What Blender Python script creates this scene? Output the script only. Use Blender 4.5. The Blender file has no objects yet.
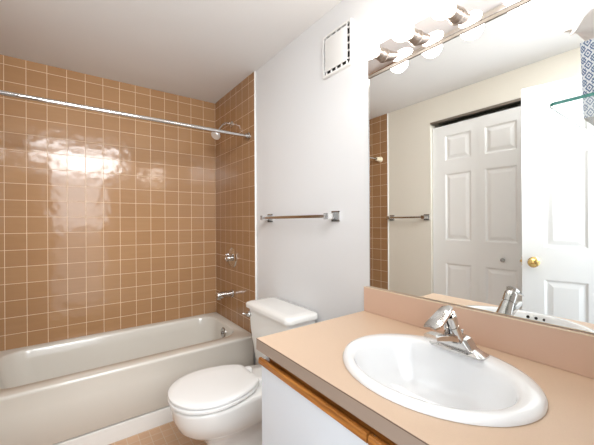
import bpy, bmesh, math
from mathutils import Vector, Matrix
C = bpy.context.scene
PI = math.pi

# ------------------------------------------------------------------ camera, world, exposure
cd = bpy.data.cameras.new('camera'); cam = bpy.data.objects.new('camera', cd); C.collection.objects.link(cam)
C.camera = cam
cd.sensor_width = 36; cd.lens = 310.6 / 594 * 36; cd.shift_y = -0.5 / 594; cd.clip_start = 0.02
yaw = math.radians(36.16)
cam.matrix_world = Matrix.Translation((0, 0, 1.22)) @ Matrix.Rotation(-yaw, 4, 'Z') @ Matrix.Rotation(PI / 2, 4, 'X') @ Matrix.Rotation(math.radians(-.30), 4, 'Z')

w = bpy.data.worlds.new('world'); C.world = w; w.use_nodes = True
w.node_tree.nodes['Background'].inputs[0].default_value = (0.86, 0.93, 1.0, 1)
w.node_tree.nodes['Background'].inputs[1].default_value = 2.0
C.view_settings.view_transform = 'Standard'; C.view_settings.look = 'None'
C.view_settings.gamma = 1; C.view_settings.use_curve_mapping = False
C.view_settings.exposure = 0.53
BULB = 18.5
# daylight of the bright room behind, coming in through the open doorway
hl = bpy.data.lights.new('doorway_daylight', 'AREA'); hl.shape = 'RECTANGLE'; hl.size = .6; hl.size_y = 0.9
hl.energy = 4.2; hl.color = (0.95, 0.975, 1.0); hl.spread = math.radians(125)
ho = bpy.data.objects.new('doorway_daylight', hl); C.collection.objects.link(ho)
ho.location = (.11, -.05, 1.60); ho.rotation_euler = (math.radians(86), 0, math.radians(4))

# soft fill added to imitate flash, high above the doorway, aimed down the room
fl = bpy.data.lights.new('flash_fill', 'AREA'); fl.shape = 'RECTANGLE'; fl.size = 1.0; fl.size_y = .36
fl.energy = 8.6; fl.color = (.95, .975, 1.0); fl.spread = math.radians(90)
fo = bpy.data.objects.new('flash_fill', fl); C.collection.objects.link(fo)
fo.location = (.12, .08, 2.12); fo.rotation_euler = (math.radians(68), 0, 0)

# ------------------------------------------------------------------ measures
A = 1.080      # mirror wall plane (x)
L = -0.43      # closet wall plane (x)
B = 2.722       # back wall plane (y)
F = -0.03      # front wall plane (y)
H = 2.303      # ceiling
TY = 1.990     # tile / tub edge (y)
TT = 0.010     # tile thickness
TE = 1.970     # front edge of the tile on the end walls

# ------------------------------------------------------------------ materials
def new_mat(name):
    m = bpy.data.materials.new(name); m.use_nodes = True
    return m, m.node_tree, m.node_tree.nodes['Principled BSDF']

def plain(name, col, rough=.5, metal=0, bump=0, bscale=60, coat=0, var=0):
    m, t, p = new_mat(name)
    p.inputs['Base Color'].default_value = (*col, 1)
    p.inputs['Roughness'].default_value = rough; p.inputs['Metallic'].default_value = metal
    p.inputs['Coat Weight'].default_value = coat; p.inputs['Coat Roughness'].default_value = .05
    n = t.nodes.new('ShaderNodeTexNoise'); g = t.nodes.new('ShaderNodeNewGeometry')
    t.links.new(g.outputs['Position'], n.inputs['Vector'])
    n.inputs['Scale'].default_value = bscale; n.inputs['Detail'].default_value = 4
    if bump:
        b = t.nodes.new('ShaderNodeBump'); b.inputs['Strength'].default_value = bump; b.inputs['Distance'].default_value = .002
        t.links.new(n.outputs['Fac'], b.inputs['Height']); t.links.new(b.outputs['Normal'], p.inputs['Normal'])
    if var:
        r = t.nodes.new('ShaderNodeMapRange'); r.inputs['To Min'].default_value = 1 - var; r.inputs['To Max'].default_value = 1 + var
        mx = t.nodes.new('ShaderNodeVectorMath'); mx.operation = 'SCALE'; mx.inputs[0].default_value = col
        t.links.new(n.outputs['Fac'], r.inputs['Value']); t.links.new(r.outputs[0], mx.inputs['Scale'])
        t.links.new(mx.outputs[0], p.inputs['Base Color'])
    return m

def tile_mat(name, ua, va, size, c1, c2, grout, rowh=None, rough=.12, ou=0, ov=0, mortar=.0016, wav=.45):
    """square glazed tile, ua / va name the world axes across and up the surface"""
    m, t, p = new_mat(name)
    g = t.nodes.new('ShaderNodeNewGeometry'); s = t.nodes.new('ShaderNodeSeparateXYZ'); c = t.nodes.new('ShaderNodeCombineXYZ')
    t.links.new(g.outputs['Position'], s.inputs[0])
    for ax, off, k in ((ua, ou, 0), (va, ov, 1)):
        a = t.nodes.new('ShaderNodeMath'); a.operation = 'SUBTRACT'; a.inputs[1].default_value = off - 100 * ((rowh or size) if k else size)
        t.links.new(s.outputs[ax], a.inputs[0]); t.links.new(a.outputs[0], c.inputs[k])
    b = t.nodes.new('ShaderNodeTexBrick'); b.offset = 0; b.squash = 1
    b.inputs['Scale'].default_value = 1; b.inputs['Mortar Size'].default_value = mortar; b.inputs['Mortar Smooth'].default_value = .3
    b.inputs['Brick Width'].default_value = size; b.inputs['Row Height'].default_value = rowh or size
    b.inputs['Color1'].default_value = (*c1, 1); b.inputs['Color2'].default_value = (*c2, 1); b.inputs['Mortar'].default_value = (*grout, 1)
    t.links.new(c.outputs[0], b.inputs['Vector'])
    p.inputs['Specular IOR Level'].default_value = .34
    # soft horizontal brush marks of the glaze
    mp = t.nodes.new('ShaderNodeMapping'); mp.inputs['Scale'].default_value = (5, 45, 1)
    n = t.nodes.new('ShaderNodeTexNoise'); n.inputs['Scale'].default_value = 1; n.inputs['Detail'].default_value = 3
    t.links.new(c.outputs[0], mp.inputs['Vector']); t.links.new(mp.outputs[0], n.inputs['Vector'])
    r = t.nodes.new('ShaderNodeMapRange'); r.inputs['To Min'].default_value = .93; r.inputs['To Max'].default_value = 1.07
    sc = t.nodes.new('ShaderNodeVectorMath'); sc.operation = 'SCALE'
    t.links.new(n.outputs['Fac'], r.inputs['Value']); t.links.new(r.outputs[0], sc.inputs['Scale'])
    t.links.new(b.outputs['Color'], sc.inputs[0]); t.links.new(sc.outputs[0], p.inputs['Base Color'])
    rr = t.nodes.new('ShaderNodeMapRange'); rr.inputs['To Min'].default_value = rough; rr.inputs['To Max'].default_value = .7
    t.links.new(b.outputs['Fac'], rr.inputs['Value']); t.links.new(rr.outputs[0], p.inputs['Roughness'])
    # bump: grout lines sink, each tile slightly pillowed and wavy
    w2 = t.nodes.new('ShaderNodeTexNoise'); w2.inputs['Scale'].default_value = 13; w2.inputs['Detail'].default_value = 1
    t.links.new(c.outputs[0], w2.inputs['Vector'])
    b1 = t.nodes.new('ShaderNodeBump'); b1.inputs['Strength'].default_value = wav; b1.inputs['Distance'].default_value = .004
    t.links.new(w2.outputs['Fac'], b1.inputs['Height'])
    b2 = t.nodes.new('ShaderNodeBump'); b2.invert = True; b2.inputs['Strength'].default_value = .5; b2.inputs['Distance'].default_value = .0015
    t.links.new(b.outputs['Fac'], b2.inputs['Height']); t.links.new(b1.outputs[0], b2.inputs['Normal'])
    t.links.new(b2.outputs[0], p.inputs['Normal'])
    return m

TS = .1085
c1, c2, gr = (.375, .213, .105), (.345, .190, .092), (.76, .57, .40)
m_tile_b = tile_mat('tan_wall_tile_back', 'X', 'Z', TS, c1, c2, gr, .1091, ou=A - TT, ov=2.246)
m_tile_s = tile_mat('tan_wall_tile_side', 'Y', 'Z', TS, c1, c2, gr, .1091, ou=B - TT, ov=2.246)
m_floor = tile_mat('tan_floor_mosaic', 'X', 'Y', .058, (.60, .38, .24), (.55, .34, .21), (.62, .48, .35), rough=.45, ou=.02, ov=TY, mortar=.002, wav=.1)
m_wall = plain('white_wall_paint', (.75, .752, .755), .55, bump=.15, bscale=180)
m_wall_l = plain('cream_wall_paint', (.77, .72, .63), .6, bump=.15, bscale=180)
m_ceil = plain('ceiling_paint', (.78, .77, .76), .8, bump=.3, bscale=250)
m_door = plain('white_door_paint', (.88, .87, .85), .35)
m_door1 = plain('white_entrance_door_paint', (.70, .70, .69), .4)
m_trimw = plain('white_trim', (.8, .78, .74), .4)
m_tub = plain('almond_tub_enamel', (.655, .62, .555), .14, coat=.5)
m_porc = plain('white_porcelain', (.86, .85, .82), .1, coat=.7)
m_seat = plain('white_seat_plastic', (.87, .86, .84), .22)
m_sink = plain('white_sink_porcelain', (.93, .94, .95), .1, coat=.6)
m_chrome = plain('chrome', (.66, .65, .64), .10, 1)
m_socket = plain('socket_nickel', (.36, .31, .27), .32, 1)
m_chromed = plain('worn_chrome', (.50, .48, .46), .25, 1)
m_satin = plain('satin_spray_head', (.72, .72, .71), .3, .4)
m_brass = plain('polished_brass', (.80, .55, .20), .15, 1)
m_steel = plain('brushed_track', (.30, .26, .22), .35, 1)
m_chan = plain('taupe_channel', (.13, .11, .09), .5, 0)
m_dark = plain('dark_gap', (.02, .018, .016), .8)
m_lam = plain('peach_laminate', (.68, .50, .36), .38, var=.04, bscale=350)
m_lamedge = plain('taupe_laminate', (.36, .27, .21), .4)
m_lamback = plain('rosy_laminate', (.68, .47, .35), .4)
m_seam = plain('brown_laminate_seam', (.16, .10, .07), .5)
m_cab = plain('white_melamine', (.80, .84, .89), .35)
m_cream = plain('cream_rod_flange', (.80, .70, .52), .4)
m_mirror = plain('silvered_glass', (.93, .95, .94), 0.0, 1)
m_bar = plain('polished_light_bar', (.90, .86, .85), .06, 1)
m_vent = plain('white_vent_plastic', (.80, .79, .77), .35)
m_tissue = plain('white_tissue_paper', (.88, .84, .80), .85, bump=.3, bscale=40)
m_boxb = plain('grey_box_base', (.42, .38, .33), .6)

def wood_mat():
    m, t, p = new_mat('honey_oak')
    g = t.nodes.new('ShaderNodeNewGeometry'); mp = t.nodes.new('ShaderNodeMapping'); mp.inputs['Scale'].default_value = (160, 6, 160)
    n = t.nodes.new('ShaderNodeTexNoise'); n.inputs['Scale'].default_value = 1; n.inputs['Detail'].default_value = 5
    r = t.nodes.new('ShaderNodeValToRGB')
    r.color_ramp.elements[0].position = .3; r.color_ramp.elements[0].color = (.27, .085, .012, 1)
    r.color_ramp.elements[1].position = .7; r.color_ramp.elements[1].color = (.55, .22, .045, 1)
    t.links.new(g.outputs['Position'], mp.inputs['Vector']); t.links.new(mp.outputs[0], n.inputs['Vector'])
    t.links.new(n.outputs['Fac'], r.inputs[0]); t.links.new(r.outputs[0], p.inputs['Base Color'])
    p.inputs['Roughness'].default_value = .35
    return m
m_oak = wood_mat()

def glass_mat(name, col, rough=0, trans=1.0, ior=1.45):
    m, t, p = new_mat(name)
    p.inputs['Base Color'].default_value = (*col, 1); p.inputs['Roughness'].default_value = rough
    p.inputs['Transmission Weight'].default_value = trans; p.inputs['IOR'].default_value = ior
    return m
m_glass = glass_mat('clear_shelf_glass', (.97, .995, .985), 0, 1, 1.2)
m_gedge = plain('green_glass_edge', (.04, .22, .18), .15)
m_acryl = glass_mat('clear_acrylic', (.95, .96, .96), .02, .8)

def bulb_mat():
    m, t, p = new_mat('lit_globe')
    e = t.nodes.new('ShaderNodeEmission'); e.inputs[0].default_value = (1, .94, .87, 1); e.inputs[1].default_value = BULB
    t.links.new(e.outputs[0], t.nodes['Material Output'].inputs[0])
    return m
m_bulb = bulb_mat()

def pattern_mat():
    """blue lattice on white: diamonds with hearts and crossing bars, in the box's own coordinates"""
    m, t, p = new_mat('blue_lattice_print')
    tc = t.nodes.new('ShaderNodeTexCoord'); s = t.nodes.new('ShaderNodeSeparateXYZ'); t.links.new(tc.outputs['Object'], s.inputs[0])
    def M(op, a, b=None, c=None):
        n = t.nodes.new('ShaderNodeMath'); n.operation = op
        for i, v in enumerate((a, b, c)):
            if v is None: continue
            if isinstance(v, (int, float)): n.inputs[i].default_value = v
            else: t.links.new(v, n.inputs[i])
        return n.outputs[0]
    uu = M('ADD', s.outputs['X'], s.outputs['Y'])
    def cell(v, size, off): return M('ABSOLUTE', M('SUBTRACT', M('FRACT', M('ADD', M('DIVIDE', v, size), off)), .5))
    a = cell(uu, .017, 50.2); b = cell(s.outputs['Z'], .024, 50.1)
    d = M('ADD', a, b)
    ring = M('LESS_THAN', M('ABSOLUTE', M('SUBTRACT', d, .34)), .075)
    dot = M('LESS_THAN', d, .12)
    cor = M('LESS_THAN', M('ABSOLUTE', M('SUBTRACT', d, .72)), .07)
    bar = M('MULTIPLY', M('LESS_THAN', M('ABSOLUTE', M('SUBTRACT', a, b)), .05), M('GREATER_THAN', d, .5))
    f = M('MAXIMUM', M('MAXIMUM', ring, dot), M('MAXIMUM', cor, bar))
    mx = t.nodes.new('ShaderNodeMix'); mx.data_type = 'RGBA'
    mx.inputs[6].default_value = (.78, .82, .86, 1); mx.inputs[7].default_value = (.10, .17, .32, 1)
    t.links.new(f, mx.inputs[0]); t.links.new(mx.outputs[2], p.inputs['Base Color'])
    p.inputs['Roughness'].default_value = .4
    return m
m_pat = pattern_mat()

# ------------------------------------------------------------------ mesh helpers (all take world coordinates)
def wloc(o):
    v = Vector(o.location)
    while o.parent: o = o.parent; v += Vector(o.location)
    return v

def obj(name, bm, mats, parent=None, smooth=True, loc=None, angle=35):
    if not isinstance(mats, (list, tuple)): mats = [mats]
    bmesh.ops.recalc_face_normals(bm, faces=bm.faces[:])
    base = wloc(parent) if parent else Vector((0, 0, 0))
    if loc is None:
        xs = [v.co for v in bm.verts]
        mn = Vector([min(c[i] for c in xs) for i in range(3)]); mxv = Vector([max(c[i] for c in xs) for i in range(3)])
        loc = Vector(((mn.x + mxv.x) / 2, (mn.y + mxv.y) / 2, mn.z))
    loc = Vector(loc)
    bmesh.ops.translate(bm, verts=bm.verts[:], vec=-loc)
    me = bpy.data.meshes.new(name); bm.to_mesh(me); bm.free()
    for m in mats: me.materials.append(m)
    if smooth:
        for p in me.polygons: p.use_smooth = True
        me.set_sharp_from_angle(angle=math.radians(angle))
    o = bpy.data.objects.new(name, me); C.collection.objects.link(o)
    if parent: o.parent = parent
    o.location = loc - base
    return o

def tag(o, label, cat, group=None):
    o['label'] = label; o['category'] = cat
    if group: o['group'] = group
    return o

def thing(name, label, cat, loc, group=None):
    o = bpy.data.objects.new(name, None); C.collection.objects.link(o); o.location = loc; o.empty_display_size = .05
    return tag(o, label, cat, group)

def struct(name, bm, mats, parent=None, label=None, cat=None, smooth=False):
    o = obj(name, bm, mats, parent, smooth=smooth)
    if not parent:
        o['kind'] = 'structure'
        if label: o['label'] = label
        if cat: o['category'] = cat
    return o

def box(bm, x0, x1, y0, y1, z0, z1, bev=0, seg=2, mi=0):
    r = bmesh.ops.create_cube(bm, size=1)
    vs = r['verts']
    for v in vs:
        v.co = Vector(((x0 + x1) / 2 + v.co.x * (x1 - x0), (y0 + y1) / 2 + v.co.y * (y1 - y0), (z0 + z1) / 2 + v.co.z * (z1 - z0)))
    fs = set(f for v in vs for f in v.link_faces)
    for f in fs: f.material_index = mi
    if bev:
        es = list(set(e for v in vs for e in v.link_edges))
        bmesh.ops.bevel(bm, geom=es, offset=bev, segments=seg, affect='EDGES', profile=.5)
    return bm

def bx(*a, **k): return box(bmesh.new(), *a, **k)

def loft(bm, rings, cap0=True, cap1=True, mi=0):
    vr = [[bm.verts.new(p) for p in r] for r in rings]
    n = len(vr[0])
    for a, b in zip(vr, vr[1:]):
        for i in range(n):
            f = bm.faces.new((a[i], a[(i + 1) % n], b[(i + 1) % n], b[i])); f.material_index = mi
    if cap0: bm.faces.new(vr[0][::-1]).material_index = mi
    if cap1: bm.faces.new(vr[-1]).material_index = mi
    return bm

def frame_of(d):
    d = Vector(d).normalized(); up = Vector((0, 0, 1)) if abs(d.z) < .9 else Vector((1, 0, 0))
    a = d.cross(up).normalized(); b = d.cross(a).normalized()
    return a, b

def lathe(bm, o, d, prof, n=32, mi=0):
    """prof: (distance along d, radius)"""
    o = Vector(o); d = Vector(d).normalized(); a, b = frame_of(d)
    rings = [[o + d * t + (a * math.cos(2 * PI * i / n) + b * math.sin(2 * PI * i / n)) * max(r, 1e-4) for i in range(n)] for t, r in prof]
    return loft(bm, rings, True, True, mi)

def tube(bm, pts, r, n=16, rs=None):
    pts = [Vector(p) for p in pts]; rings = []
    for k, p in enumerate(pts):
        d = (pts[min(k + 1, len(pts) - 1)] - pts[max(k - 1, 0)]).normalized()
        a, b = frame_of(d); rr = rs[k] if rs else r
        rings.append([p + (a * math.cos(2 * PI * i / n) + b * math.sin(2 * PI * i / n)) * rr for i in range(n)])
    return loft(bm, rings)

def rrect(x0, x1, y0, y1, r, z, n=8):
    pts = []
    for cx, cy, a0 in ((x1 - r, y1 - r, 0), (x0 + r, y1 - r, PI / 2), (x0 + r, y0 + r, PI), (x1 - r, y0 + r, 3 * PI / 2)):
        for k in range(n + 1):
            a = a0 + PI / 2 * k / n
            pts.append((cx + r * math.cos(a), cy + r * math.sin(a), z))
    return pts

def ell(cx, cy, rx, ry, z, n=64, p=2.0):
    out = []
    for i in range(n):
        a = 2 * PI * i / n; c, s = math.cos(a), math.sin(a)
        out.append((cx + rx * math.copysign(abs(c) ** (2 / p), c), cy + ry * math.copysign(abs(s) ** (2 / p), s), z))
    return out

# ------------------------------------------------------------------ room shell
struct('floor', bx(L - .1, A + .1, F - .12, B + .1, -.05, 0), m_floor, label='small square tan mosaic floor tiles in front of the tub', cat='floor')
struct('ceiling', bx(L - .1, A + .1, F - .12, B + .1, H, H + .06), m_ceil, label='plain off-white ceiling above the tub and vanity', cat='ceiling')
struct('wall_back', bx(L - .1, A + .1, B, B + .1, 0, H), m_tile_b, label='tan square-tiled wall along the long side of the tub', cat='wall')
wr = struct('wall_right', bx(A, A + .1, F - .12, B, 0, H), m_wall, label='smooth white wall carrying the mirror, vent and towel bar', cat='wall')
struct('tile_panel', bx(A - TT, A, TE + .006, B, .36, H - .001), m_tile_s, wr)
b = bx(A - TT - .001, A, TE, TE + .007, 0, H - .001, bev=.002)
struct('tile_edge_caulk', b, m_trimw, wr)
wl = struct('wall_left', bx(L - .1, L, 1.520, B, 0, H), m_wall_l, label='cream wall with the closet, seen in the mirror', cat='wall')
o = struct('closet_header', bx(L - .1, L, F, 1.520, 2.084, H), m_wall_l, wl)
struct('tile_panel', bx(L, L + TT, TE + .006, B, .36, H - .001), m_tile_s, wl)
struct('tile_edge_caulk', bx(L, L + TT + .001, TE, TE + .007, 0, H - .001, bev=.002), m_trimw, wl)
b = bx(L - .5, L - .49, F, 1.535, 0, H); box(b, L - .49, L - .1, 1.525, 1.535, 0, H)
box(b, L - .49, L - .1, F - .01, F, 0, H); box(b, L - .49, L - .1, F, 1.525, H - .05, H); box(b, L - .49, L - .1, F, 1.525, -.05, 0)
struct('wall_closet', b, m_wall_l, label='inside of the closet behind the folding doors', cat='wall')
# front wall with the doorway the photograph is taken from
b = bx(L - .1, -.365, F - .12, F, 0, H); box(b, .43, A, F - .12, F, 0, H); box(b, -.365, .43, F - .12, F, 2.07, H)
wf = struct('wall_front', b, m_wall, label='white wall around the entrance doorway', cat='wall')
b = bx(-.42, -.365, F - .13, F + .012, 0, 2.125, bev=.003); box(b, .43, .485, F - .13, F + .012, 0, 2.125, bev=.003)
box(b, -.365, .43, F - .13, F + .012, 2.07, 2.125, bev=.003)
struct('door_casing', b, m_trimw, wf)
struct('trim_1', bx(L + .002, A - .002, TY + .004, TY + .03, 0, .094, bev=.003), m_trimw, label='low white plinth strip under the tub apron', cat='trim')
b = bx(A - .012, A, .955, TE - .02, 0, .08, bev=.003)
struct('baseboard_right', b, m_trimw, label='white baseboard behind the toilet', cat='baseboard')

# panel doors -------------------------------------------------------
def panel_face(bm, P, W, Hh, xs, zs):
    """P(x, z, depth) -> world; xs, zs = (start, end) of the recessed panels"""
    xc = sorted({0, W} | {v for r in xs for v in r}); zc = sorted({0, Hh} | {v for r in zs for v in r})
    for i in range(len(xc) - 1):
        for j in range(len(zc) - 1):
            x0, x1, z0, z1 = xc[i], xc[i + 1], zc[j], zc[j + 1]
            rect = lambda q, d: [bm.verts.new(P(x0 + q, z0 + q, d)), bm.verts.new(P(x1 - q, z0 + q, d)), bm.verts.new(P(x1 - q, z1 - q, d)), bm.verts.new(P(x0 + q, z1 - q, d))]
            if (x0, x1) in xs and (z0, z1) in zs:
                rr = [rect(q, d) for q, d in ((0, 0), (.004, .003), (.012, .009), (.019, .009), (.042, .002))]
                for a, c in zip(rr, rr[1:]):
                    for k in range(4): bm.faces.new((a[k], a[(k + 1) % 4], c[(k + 1) % 4], c[k]))
                bm.faces.new(rr[-1])
            else: bm.faces.new(rect(0, 0))

def panel_door(W, Hh, xs, zs, origin, ux, un, th=.035):
    """origin: bottom corner of the face, ux: along the width, un: outward normal of the visible face"""
    bm = bmesh.new(); o = Vector(origin); ux = Vector(ux).normalized(); un = Vector(un).normalized(); uz = Vector((0, 0, 1))
    panel_face(bm, lambda x, z, d: o + ux * x + uz * z - un * d, W, Hh, xs, zs)
    panel_face(bm, lambda x, z, d: o + ux * x + uz * z - un * (th - d), W, Hh, xs, zs)
    c = [(0, 0), (W, 0), (W, Hh), (0, Hh)]
    for k in range(4):
        (xa, za), (xb, zb) = c[k], c[(k + 1) % 4]
        bm.faces.new([bm.verts.new(o + ux * x + uz * z - un * d) for x, z, d in ((xa, za, 0), (xb, zb, 0), (xb, zb, th), (xa, za, th))])
    bmesh.ops.remove_doubles(bm, verts=bm.verts[:], dist=.00005)
    return bm

zs6 = [(.215, .850), (1.045, 1.614), (1.728, 1.940)]
fe = Vector((-.159, .747, 0)); dd = Vector((-.23, -.973, 0)).normalized(); nn = Vector((.973, -.23, 0)).normalized()
d1 = struct('door_1', panel_door(.722, 2.040, [(.110, .307), (.415, .612)], zs6, fe + Vector((0, 0, .012)), dd, nn), m_door1,
            label='white six-panel entrance door standing open with a brass knob', cat='door')
kp = fe + dd * .060 + Vector((0, 0, .965))
b = bmesh.new(); lathe(b, kp, nn, [(0, .031), (.004, .031), (.009, .025), (.012, .012), (.03, .011), (.036, .018), (.045, .026), (.058, .029), (.068, .025), (.074, .012), (.075, .001)])
k = obj('door_knob', b, m_brass, d1); k['label'] = 'polished round brass knob'
b = bmesh.new(); lathe(b, kp - nn * .035, -nn, [(0, .031), (.004, .031), (.009, .025), (.012, .012), (.03, .011), (.036, .018), (.045, .026), (.058, .029), (.068, .025), (.074, .012), (.075, .001)])
obj('door_knob', b, m_brass, d1)
b = bmesh.new()
q = fe - nn * .0175 + Vector((0, 0, .965)); vv = []
for s in (-1, 1):
    for z in (-1, 1):
        for e in (.001, -.003): vv.append(b.verts.new(q + nn * .012 * s + Vector((0, 0, .028 * z)) + dd * e))
bmesh.ops.convex_hull(b, input=vv)
lathe(b, q - dd * 0, -dd, [(0, .009), (.006, .009), (.011, .006)], n=14)
obj('latch_plate', b, m_brass, d1)

# folding closet doors: four narrow leaves
LW = .3780
for n_, y1 in enumerate((1.515, 1.518 - LW - .0015, 1.518 - 2 * LW - .006, 1.518 - 3 * LW - .009)):
    nm = 'door_%d' % (n_ + 2)
    xs = [(.112, .323)] if n_ % 2 == 0 else [(.052, .268)]
    d = struct(nm, panel_door(LW, 2.030, xs, zs6, (L - .028, y1, .012), (0, -1, 0), (1, 0, 0), .03), m_door, cat='door',
               label=['white three-panel closet leaf next to the cream wall', 'white three-panel closet leaf with small knob, beside the open door',
                      'white closet leaf hidden behind the open door', 'last white closet leaf nearest the entrance'][n_])
    if n_ in (1, 2):
        b = bmesh.new(); yk = .959 if n_ == 1 else .567
        lathe(b, (L - .028, yk, .930), (1, 0, 0), [(0, .009), (.012, .007), (.016, .014), (.024, .016), (.029, .011), (.03, .001)], n=20)
        obj('cabinet_knob', b, m_chromed, d)
b = bx(L - .065, L - .01, F + .005, 1.516, 2.070, 2.084); box(b, L - .014, L + .004, F + .005, 1.520, 2.070, 2.090, bev=.001)
struct('trim_2', b, m_steel, label='dark metal track above the folding closet doors', cat='trim')

# ------------------------------------------------------------------ bathtub
x0, x1, y0, y1 = L + TT + .003, A - TT - .003, TY, B - .004
t = thing('bathtub', 'long almond alcove bathtub with a plain apron below the tan tiles', 'bathtub', ((x0 + x1) / 2, (y0 + y1) / 2, .088))
RZ = .406
b = bmesh.new()
rings = [rrect(x0, x1, y0 + .010, y1, .004, .101), rrect(x0, x1, y0 + .006, y1, .004, .106), rrect(x0, x1, y0 + .004, y1, .004, .30), rrect(x0, x1, y0 + .002, y1, .004, .375),
         rrect(x0, x1, y0 - .001, y1, .004, .386), rrect(x0, x1, y0 - .001, y1, .004, RZ - .010), rrect(x0, x1, y0 + .002, y1, .004, RZ - .003), rrect(x0, x1, y0 + .010, y1, .004, RZ),
         rrect(x0 + .055, x1 - .062, y0 + .086, y1 - .052, .15, RZ + .001), rrect(x0 + .062, x1 - .067, y0 + .091, y1 - .060, .145, RZ - .002),
         rrect(x0 + .066, x1 - .071, y0 + .095, y1 - .067, .14, RZ - .015), rrect(x0 + .078, x1 - .078, y0 + .103, y1 - .075, .135, RZ - .08),
         rrect(x0 + .115, x1 - .092, y0 + .118, y1 - .090, .13, .20), rrect(x0 + .16, x1 - .115, y0 + .14, y1 - .11, .12, .13), rrect(x0 + .21, x1 - .155, y0 + .17, y1 - .145, .10, .108),
         rrect(x0 + .33, x1 - .25, y0 + .24, y1 - .23, .08, .104)]
loft(b, rings, True, True)
obj('tub_shell', b, m_tub, t, angle=50)
oc = Vector((x1 - .0795, 2.360, .338)); on = Vector((-1, 0, .1)).normalized()
b = bmesh.new(); lathe(b, oc, on, [(-.006, .040), (.004, .040), (.007, .037), (.008, .018), (.006, .012), (.010, .010), (.011, .001)], n=28)
box(b, oc.x - .022, oc.x - .008, 2.356, 2.364, .328, .348, bev=.002)
obj('overflow_plate', b, m_chromed, t)
b = bmesh.new(); lathe(b, (x1 - .30, 2.360, .103), (0, 0, 1), [(0, .034), (.003, .034), (.005, .028), (.004, .012), (.006, .001)], n=28)
obj('tub_drain', b, m_chrome, t)

# tub spout, valve, shower head
b = bmesh.new()
pw = A - TT
lathe(b, (pw, 2.36, .641), (-1, 0, 0), [(0, .030), (.004, .034), (.012, .032), (.014, .029), (.06, .028), (.10, .028), (.127, .027), (.135, .023), (.137, .001)], n=28)
lathe(b, (pw - .112, 2.36, .638), (0, 0, -1), [(0, .020), (.028, .020), (.031, .018), (.032, .001)], n=24)
tag(obj('tub_spout', b, m_chrome), 'chrome tub spout on the tiled wall above the tub rim', 'spout')
t = thing('shower_valve', 'round chrome shower valve plate above the tub spout', 'faucet', (pw, 2.36, .929))
b = bmesh.new(); lathe(b, (pw, 2.36, .929), (-1, 0, 0), [(0, .082), (.003, .082), (.009, .074), (.012, .050), (.016, .034), (.017, .001)], n=40)
obj('escutcheon', b, m_chrome, t)
b = bmesh.new(); lathe(b, (pw - .014, 2.36, .929), (-1, 0, 0), [(0, .024), (.018, .022), (.022, .028), (.040, .027), (.044, .022), (.043, .010), (.036, .008), (.035, .001)], n=24)
box(b, pw - .056, pw - .036, 2.355, 2.365, .906, .966, bev=.002)
obj('handle', b, m_chrome, t)
t = thing('shower_fixture', 'small chrome shower head on a curved arm high on the tiled wall', 'shower', (pw, 2.36, 2.02))
b = bmesh.new()
pts = [(pw, 2.36, 2.02), (pw - .03, 2.36, 2.024), (pw - .055, 2.36, 2.018), (pw - .08, 2.36, 1.998), (pw - .10, 2.36, 1.970), (pw - .117, 2.36, 1.943)]
tube(b, pts, .0085); obj('shower_arm', b, m_chrome, t)
b = bmesh.new(); lathe(b, (pw, 2.36, 2.02), (-1, 0, 0), [(0, .027), (.003, .027), (.009, .018), (.013, .009)], n=28); obj('escutcheon', b, m_chrome, t)
b = bmesh.new(); lathe(b, (pw - .106, 2.36, 1.948), (-.62, -.25, -.74), [(0, .013), (.012, .017), (.020, .014), (.030, .022), (.050, .036), (.064, .037), (.070, .033), (.068, .001)], n=28)
obj('spray_head', b, m_satin, t)
# curtain rod
t = thing('shower_curtain_rod', 'bare chrome shower curtain rod spanning the tub alcove', 'curtain rod', (.27, 2.060, 1.854))
b = bmesh.new(); tube(b, [(L + TT, 2.060, 1.854), (pw, 2.060, 1.854)], .0125, 20); obj('rod', b, m_chrome, t)
for xx, dx, mm in ((pw, -1, m_chromed), (L + TT, 1, m_cream)):
    b = bmesh.new(); lathe(b, (xx, 2.060, 1.854), (dx, 0, 0), [(0, .028), (.005, .028), (.010, .021), (.028, .018), (.032, .0135)] if dx < 0 else [(0, .029), (.01, .029), (.016, .022), (.06, .020), (.064, .0135)], n=24)
    f = obj('rod_flange', b, mm, t)
    if dx > 0: f['label'] = 'cream rod flange'

# towel bars
def towel_bar(x, s, ya, yb, z, label):
    t = thing('towel_bar', label, 'towel bar', (x, (ya + yb) / 2, z))
    b = bx(min(x + s * .054, x + s * .066), max(x + s * .054, x + s * .066), ya, yb, z - .008, z + .008, bev=.002)
    obj('rail', b, m_chromed, t)
    for y in (ya - .012, yb - .026) if s < 0 else (ya + .022, yb - .022):
        b = bmesh.new()
        rr = [[(x + s * d, y - h, z - h), (x + s * d, y + h, z - h), (x + s * d, y + h, z + h), (x + s * d, y - h, z + h)] for d, h in ((0, .022), (.006, .022), (.010, .017), (.030, .0125), (.048, .015), (.072, .015))]
        loft(b, rr)
        post = obj('post', b, m_acryl if s < 0 else m_chromed, t, smooth=False)
        b = bx(min(x + s * .001, x + s * .009), max(x + s * .001, x + s * .009), y - .026, y + .026, z - .026, z - .022)
        for dz in (-.026, .022): box(b, min(x, x + s * .009), max(x, x + s * .009), y - .026, y + .026, z + dz, z + dz + .004)
        for dy in (-.026, .022): box(b, min(x, x + s * .009), max(x, x + s * .009), y + dy, y + dy + .004, z - .026, z + .026)
        obj('post_frame', b, m_chrome, post)
towel_bar(A, -1, 1.155, 1.800, 1.248, 'square chrome towel bar on the white wall above the toilet')
towel_bar(L, 1, 1.535, 1.950, 1.257, 'short towel bar on the cream wall, seen in the mirror')

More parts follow.
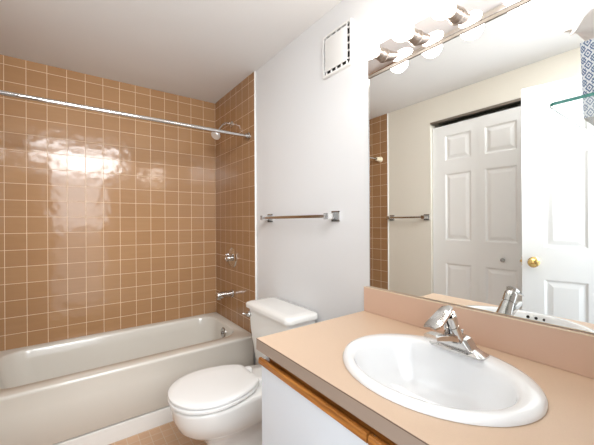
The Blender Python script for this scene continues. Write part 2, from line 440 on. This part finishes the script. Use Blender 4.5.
# ------------------------------------------------------------------ toilet
ty = 1.492
t = thing('toilet', 'white toilet with closed lid between the tub and the vanity', 'toilet', (.66, ty, 0))
def egg(xf, xb, hw, z, n=64, xm=.55, xt=.81):
    """egg outline: round tip towards -x at xf, narrowing to a straight back edge at xb"""
    xt = max(xt, xb + .004); out = []
    for i in range(n):
        a = 2 * PI * i / n; c, s = math.cos(a), math.sin(a)
        x = min(xb, xm + (xt - xm) * c) if c > 0 else xm + (xm - xf) * c
        out.append((x, ty + hw * math.copysign(abs(s) ** .95, s), z))
    return out
b = bmesh.new()
P_ = dict(xm=.72, xt=1.1)
loft(b, [egg(.505, .99, .102, 0, **P_), egg(.50, .99, .106, .018, **P_), egg(.53, .985, .086, .045, **P_), egg(.545, .98, .076, .10, **P_), egg(.53, .98, .080, .15, **P_), egg(.49, .975, .100, .19, xm=.68, xt=1.1), egg(.435, .975, .138, .225, xm=.64, xt=1.1), egg(.400, .98, .160, .26, xm=.60, xt=1.1),
         egg(.380, .985, .173, .31, xm=.57, xt=1.08), egg(.371, .99, .178, .36, xm=.56, xt=1.05), egg(.371, .99, .178, .374, xm=.56, xt=1.05), egg(.380, .985, .172, .380, xm=.56, xt=1.05), egg(.45, .90, .10, .378, xm=.6, xt=1.0)])
obj('bowl', b, m_porc, t, angle=60)
b = bmesh.new()
loft(b, [egg(.366, .778, .181, .386), egg(.360, .782, .186, .390), egg(.360, .782, .186, .399), egg(.366, .778, .181, .403)])
obj('seat', b, m_seat, t, angle=50)
b = bmesh.new()
loft(b, [egg(.370, .772, .178, .4075), egg(.362, .778, .185, .410), egg(.362, .778, .185, .418), egg(.370, .772, .178, .424), egg(.40, .75, .155, .4275), egg(.46, .70, .10, .4285)])
obj('lid', b, m_seat, t, angle=50)
for s in (-1, 1):
    b = bx(.780, .815, ty + s * .07 - .02, ty + s * .07 + .02, .379, .412, bev=.006); obj('hinge', b, m_seat, t)
b = bmesh.new()
loft(b, [rrect(.905, 1.055, ty - .175, ty + .175, .03, .382), rrect(.895, 1.060, ty - .19, ty + .19, .03, .42), rrect(.880, 1.063, ty - .213, ty + .213, .028, .58), rrect(.875, 1.064, ty - .218, ty + .218, .028, .702)])
obj('tank', b, m_porc, t, angle=50)
b = bmesh.new()
loft(b, [rrect(.870, 1.066, ty - .222, ty + .222, .028, .703), rrect(.858, 1.070, ty - .234, ty + .234, .034, .708), rrect(.856, 1.070, ty - .236, ty + .236, .036, .726), rrect(.861, 1.068, ty - .231, ty + .231, .034, .736),
         rrect(.877, 1.058, ty - .216, ty + .216, .03, .741), rrect(.91, 1.03, ty - .18, ty + .18, .02, .743)])
obj('tank_lid', b, m_porc, t, angle=50)
b = bmesh.new(); lathe(b, (.8785, ty + .196, .665), (-1, 0, 0), [(0, .018), (.010, .018), (.016, .015), (.018, .009), (.024, .009), (.026, .001)], n=24)
tube(b, [(.856, ty + .196, .665), (.852, ty + .203, .667), (.846, ty + .210, .669), (.839, ty + .214, .670)], .006, 12, [.007, .006, .005, .006])
obj('flush_handle', b, m_chrome, t)
for s in (-1, 1):
    b = bmesh.new(); lathe(b, (.70, ty + s * .088, .005), (0, 0, 1), [(0, .016), (.012, .016), (.02, .010), (.022, .001)], n=18); obj('bolt_cap', b, m_porc, t)

# ------------------------------------------------------------------ vanity cabinet
VY0, VY1, VX = F + .002, .936, .530
CZ = .821; CB = .782
t = thing('vanity_cabinet', 'white vanity cabinet with honey oak finger pulls under the countertop', 'cabinet', (.78, .435, 0))
b = bx(VX + .018, A - .001, VY1 - .018, VY1, .0, CB); box(b, VX + .018, A - .001, VY0, VY0 + .018, 0, CB)
box(b, VX + .018, A - .001, VY0, VY1, .08, .098); box(b, A - .01, A - .001, VY0, VY1, .08, CB); box(b, VX + .07, VX + .085, VY0 + .018, VY1 - .018, 0, .08)
box(b, VX + .018, VX + .036, VY0 + .018, VY1 - .018, .70, .74)
obj('body', b, m_cab, t, smooth=False)
b = bx(VX + .020, VX + .034, VY0, VY1 - .002, .725, CB - .001); obj('oak_rail', b, m_oak, t, smooth=False)
for ya, yb in ((.459, VY1), (VY0 + .002, .453)):
    d = obj('cabinet_door', bx(VX, VX + .016, ya, yb, .09, .735, bev=.001), m_cab, t, smooth=False)
    b = bmesh.new()
    prof = [(VX + .016, .735), (VX - .008, .735), (VX - .012, .739), (VX - .012, .753), (VX - .009, .758), (VX - .002, .758), (VX + .005, .747), (VX + .016, .745)]
    loft(b, [[(x, ya, z) for x, z in prof], [(x, yb, z) for x, z in prof]])
    pl = obj('finger_pull', b, m_oak, d, smooth=False); pl['label'] = 'honey oak finger pull'

# countertop with an oval hole
SX, SY = .781, .467; RX, RY = .210, .252
CX0, CX1, CY0, CY1 = .518, A - .001, F + .001, .948
t = thing('countertop', 'peach laminate countertop with backsplash around the oval sink', 'countertop', (.766, .44, CB))
def rect_ring(z, ins=0):
    a0 = [2 * PI * i / 96 for i in range(96)]
    X0, X1, Y0, Y1 = CX0 + ins, CX1 - ins, CY0 + ins, CY1 - ins
    for cx, cy in ((X0, Y0), (X0, Y1), (X1, Y0), (X1, Y1)): 
        a = math.atan2(cy - SY, cx - SX) % (2 * PI)
        k = min(range(96), key=lambda i: abs(a0[i] - a)); a0[k] = a
    outp = []
    for a in a0:
        c, s = math.cos(a), math.sin(a)
        tx = ((X1 if c > 0 else X0) - SX) / c if abs(c) > 1e-9 else 1e9
        tyy = ((Y1 if s > 0 else Y0) - SY) / s if abs(s) > 1e-9 else 1e9
        q = min(tx, tyy); outp.append((SX + c * q, SY + s * q, z))
    return outp, a0
ro, aa = rect_ring(CZ, .0012); rm, _ = rect_ring(CZ - .0012); rb, _ = rect_ring(CB)
def hole(z): 
    o_ = []
    for a in aa:
        k = 1 / math.sqrt((math.cos(a) / (RX - .02)) ** 2 + (math.sin(a) / (RY - .02)) ** 2); o_.append((SX + k * math.cos(a), SY + k * math.sin(a), z))
    return o_
b = bmesh.new(); loft(b, [hole(CZ), ro, rm, rb, hole(CB), hole(CZ)], False, False); bmesh.ops.remove_doubles(b, verts=b.verts[:], dist=1e-5)
obj('worktop', b, m_lam, t, smooth=False)
b = bx(CX0 - .0009, CX0 + .001, CY0, CY1 + .0009, CB, CZ - .0034); box(b, CX0, CX1, CY1 - .001, CY1 + .0009, CB, CZ - .0034)
k = obj('edge_band', b, m_lamedge, t, smooth=False); k['label'] = 'darker taupe edge band'
b = bx(CX0 - .0012, CX0 + .002, CY0, CY1 + .0012, CZ - .0035, CZ - .0012); box(b, CX0, CX1, CY1 - .001, CY1 + .0012, CZ - .0035, CZ - .0012)
obj('edge_seam', b, m_seam, t, smooth=False)
b = bx(A - .020, A - .001, CY0, CY1 - .001, CZ + .0003, .929, bev=.0012, seg=1); obj('backsplash', b, m_lamback, t, smooth=False)
b = bx(A - .0205, A - .0185, CY0, CY1, .9275, .9305); s_ = obj('edge_seam', b, m_cream, t, smooth=False)

# sink
t = thing('sink', 'oval white drop-in sink set in the peach countertop', 'sink', (SX, SY, CZ))
b = bmesh.new(); ic = SX - .020; N = 80
def er(cx, dx, dy, z, p=2.0): return ell(cx, SY, dx, dy, z, N, p)
loft(b, [er(SX, RX - .028, RY - .028, CB - .004), er(SX, RX - .026, RY - .026, CZ + .001), er(SX, RX, RY, CZ + .001), er(SX, RX, RY, CZ + .006), er(SX, RX - .005, RY - .005, CZ + .013), er(SX - .002, RX - .014, RY - .014, CZ + .0165),
         er(ic + .002, .172, .214, CZ + .0165), er(ic, .165, .208, CZ + .013), er(ic, .160, .203, CZ + .004), er(ic, .156, .199, CZ - .012), er(ic, .149, .190, CZ - .04), er(ic + .002, .138, .174, CZ - .080), er(ic + .006, .112, .138, CZ - .115),
         er(ic + .01, .07, .085, CZ - .136), er(ic + .012, .024, .024, CZ - .142)], False, True)
obj('basin', b, m_sink, t, angle=60)
b = bmesh.new(); lathe(b, (ic + .012, SY, CZ - .1425), (0, 0, 1), [(0, .023), (.003, .023), (.004, .016), (.007, .013), (.008, .001)], n=28); obj('sink_drain', b, m_chrome, t)
for dy in (-.028, 0, .028):
    b = bmesh.new(); lathe(b, (ic - .1575 + abs(dy) * .03, SY - .015 + dy, CZ - .002), (1, 0, .25), [(-.001, .006), (.0022, .0055), (.0024, .001)], n=16); obj('overflow_hole', b, m_dark, t)

# faucet
FZ = CZ + .0165; FY = .4625
t = thing('faucet', 'single-lever chrome faucet standing on the back ledge of the sink', 'faucet', (.93, FY, FZ))
b = bmesh.new()
loft(b, [rrect(.903, .957, FY - .077, FY + .077, .012, FZ), rrect(.903, .957, FY - .077, FY + .077, .012, FZ + .005), rrect(.910, .953, FY - .062, FY + .062, .010, FZ + .011), rrect(.906, .955, FY - .046, FY + .046, .012, FZ + .016),
         rrect(.902, .956, FY - .038, FY + .038, .014, FZ + .030), rrect(.900, .955, FY - .030, FY + .030, .014, FZ + .042), rrect(.905, .948, FY - .02, FY + .02, .012, FZ + .047)])
obj('base', b, m_chrome, t, angle=28)
b = bmesh.new()
def sec(x, hw, zt, zb): return [(x, FY - hw, zb + .004), (x, FY - hw + .004, zb), (x, FY + hw - .004, zb), (x, FY + hw, zb + .004), (x, FY + hw, zt - .004), (x, FY + hw - .005, zt), (x, FY - hw + .005, zt), (x, FY - hw, zt - .004)]
loft(b, [sec(.945, .022, .882, .858), sec(.90, .023, .896, .868), sec(.85, .022, .907, .884), sec(.80, .020, .916, .896), sec(.778, .019, .917, .899)])
lathe(b, (.797, FY, .900), (0, 0, -1), [(0, .012), (.010, .012), (.011, .001)], n=20)
obj('spout', b, m_chrome, t, angle=28)
nd = Vector((-.52, -.09, .85)).normalized(); n0 = Vector((.902, .4615, .880))
b = bmesh.new(); lathe(b, n0, nd, [(0, .025), (.022, .023), (.040, .021), (.052, .020), (.053, .0175), (.056, .0175), (.057, .0205), (.088, .0205), (.094, .018), (.096, .001)], n=32)
obj('neck', b, m_chrome, t, angle=28)
b = bmesh.new()
def bl(x, y, hw, z, th): return [(x, y - hw, z - th - .004), (x, y, z - th), (x, y + hw, z - th - .004), (x, y + hw, z - .004), (x, y, z), (x, y - hw, z - .004)]
loft(b, [bl(.862, .4545, .010, .984, .016), bl(.852, .455, .015, .983, .012), bl(.830, .456, .019, .971, .008), bl(.805, .457, .021, .957, .007), bl(.782, .458, .021, .947, .006), bl(.768, .458, .017, .944, .005)])
obj('lever', b, m_chrome, t, angle=28)
b = bmesh.new(); lathe(b, (.951, FY, FZ + .01), (0, 0, 1), [(0, .0025), (.038, .0025), (.039, .005), (.046, .005), (.048, .001)], n=14); obj('lift_rod', b, m_chrome, t)

# ------------------------------------------------------------------ mirror and light bar
MZ0, MZ1, MY1 = .9315, 1.853, .922
t = thing('wall_mirror', 'large frameless mirror on the wall above the sink', 'mirror', (A - .003, .45, MZ0))
obj('mirror_glass', bx(A - .006, A - .0005, F + .002, MY1, MZ0, MZ1), m_mirror, t, smooth=False)
b = bx(A - .010, A - .0005, F + .002, MY1 + .002, MZ1, MZ1 + .012, bev=.001); obj('mirror_channel', b, m_chan, t, smooth=False)
obj('edge_strip', bx(A - .0065, A - .0005, MY1, MY1 + .002, MZ0, MZ1), m_chromed, t, smooth=False)
t = thing('vanity_light', 'chrome vanity light bar with a row of lit round bulbs above the mirror', 'light', (A, .44, 1.897))
ZL = 1.918
b = bx(A - .010, A - .0005, F + .003, .925, 1.866, 1.978, bev=.003); obj('bar', b, m_bar, t)
for i in range(6):
    y = .838 - .1538 * i
    b = bmesh.new(); lathe(b, (A - .010, y, ZL), (-1, 0, 0), [(0, .028), (.003, .028), (.005, .025), (.024, .025), (.026, .0235), (.048, .0235), (.051, .020), (.052, .012)], n=28); s_ = obj('socket', b, m_socket, t)
    b = bmesh.new(); cx = A - .1035; pr = [(-.043, .011), (-.038, .013)] + [(-.04 * math.cos(a), .04 * math.sin(a)) for a in [PI * (.13 + .87 * k / 14) for k in range(15)]]
    lathe(b, (cx, y, ZL), (-1, 0, 0), pr, n=32); bl = obj('bulb', b, m_bulb, s_, angle=80)

# exhaust vent
vy0, vy1, vz0, vz1 = 1.018, 1.231, 1.961, 2.181
t = thing('exhaust_vent', 'square white exhaust fan grille high on the white wall', 'vent', (A, 1.1, 1.982))
def sq(x, q, r): return [(x, p[0], p[1]) for p in rrect(vy0 + q, vy1 - q, vz0 + q, vz1 - q, r, 0, 5)]
b = bmesh.new(); loft(b, [sq(A, 0, .015), sq(A - .008, 0, .015), sq(A - .014, .004, .014), sq(A - .014, .013, .010), sq(A - .003, .014, .008)], False, False)
obj('frame', b, m_vent, t)
b = bmesh.new(); loft(b, [sq(A - .001, .012, .008), sq(A - .0025, .013, .008)]); obj('duct_opening', b, m_dark, t)
b = bmesh.new(); loft(b, [sq(A - .0135, .028, .008), sq(A - .0165, .027, .009), sq(A - .019, .034, .006)]); obj('cover', b, m_vent, t)
b = bmesh.new()
for k in range(5):
    y = vy0 + .036 + k * .0365
    for z in (vz0 + .010, vz1 - .030): box(b, A - .0135, A - .004, y - .0016, y + .0016, z, z + .020)
    z = vz0 + .036 + k * .0365
    for yy in (vy0 + .010, vy1 - .030): box(b, A - .0135, A - .004, yy, yy + .020, z - .0016, z + .0016)
box(b, A - .0136, A - .003, vy0 + .04, vy1 - .04, vz0 + .04, vz1 - .04)
obj('tabs', b, m_vent, t, smooth=False)

# ------------------------------------------------------------------ glass shelf and tissue box
SZ = 1.44
t = thing('glass_shelf', 'clear glass shelf with a green edge on the wall beside the mirror', 'shelf', (.87, .08, SZ))
b = bmesh.new()
def shelf_ring(z, q=0):
    xa, xb, ya, yb, r = .726 + q, A - .012, F + .003, .192 - q, .012
    p = [(xb, ya), (xb, yb)]
    for k in range(7):
        a = PI / 2 + PI / 2 * k / 6; p.append((xa + r + r * math.cos(a), yb - r + r * math.sin(a)))
    p.append((xa, ya)); return [(x, y, z) for x, y in p]
loft(b, [shelf_ring(SZ - .006), shelf_ring(SZ)])
for f in b.faces:
    if abs(f.normal.z) < .5: pass
b.normal_update()
for f in b.faces: f.material_index = 0 if abs(f.normal.z) > .5 else 1
obj('pane', b, [m_glass, m_gedge], t, smooth=False)
for x in (.76, .98):
    b = bx(x - .008, x + .008, F + .001, F + .03, SZ - .018, SZ + .008, bev=.002)
    for v in b.verts: pass
    obj('bracket', b, m_chrome, t)
t = thing('tissue_box', 'blue and white patterned tissue box standing on the glass shelf', 'tissue box', (.946, .11, SZ + .0005))
b = bmesh.new()
def tb(z, e): return rrect(.882 - e, 1.010 + e, .045 - e, .174 + e, .004, z, 3)
loft(b, [tb(SZ + .001, 0), tb(SZ + .158, .004)])
b.normal_update()
for f in b.faces: f.material_index = 1 if f.normal.z < -.5 else 0
obj('box', b, [m_pat, m_boxb], t, angle=30)
b = bmesh.new(); nu, nv = 40, 14; g = []
for j in range(nv + 1):
    v = j / nv; row = []
    for i in range(nu + 1):
        u = i / nu; a = 2 * PI * u
        rad = .008 + .052 * v ** .8 + .007 * v * math.sin(5 * a + 1) + .003 * v * math.sin(9 * a)
        z = SZ + .150 + .095 * v - .045 * v * v * (1 + .45 * math.sin(3 * a + .6)) + .005 * v * math.sin(7 * a)
        row.append(b.verts.new((.936 + rad * math.cos(a) - .022 * v, .122 + rad * 1.05 * math.sin(a) + .022 * v, z)))
    g.append(row)
for j in range(nv):
    for i in range(nu): b.faces.new((g[j][i], g[j][i + 1], g[j + 1][i + 1], g[j + 1][i]))
bmesh.ops.remove_doubles(b, verts=b.verts[:], dist=1e-5)
o = obj('tissue', b, m_tissue, t, angle=90); md = o.modifiers.new('thickness', 'SOLIDIFY'); md.thickness = .0008
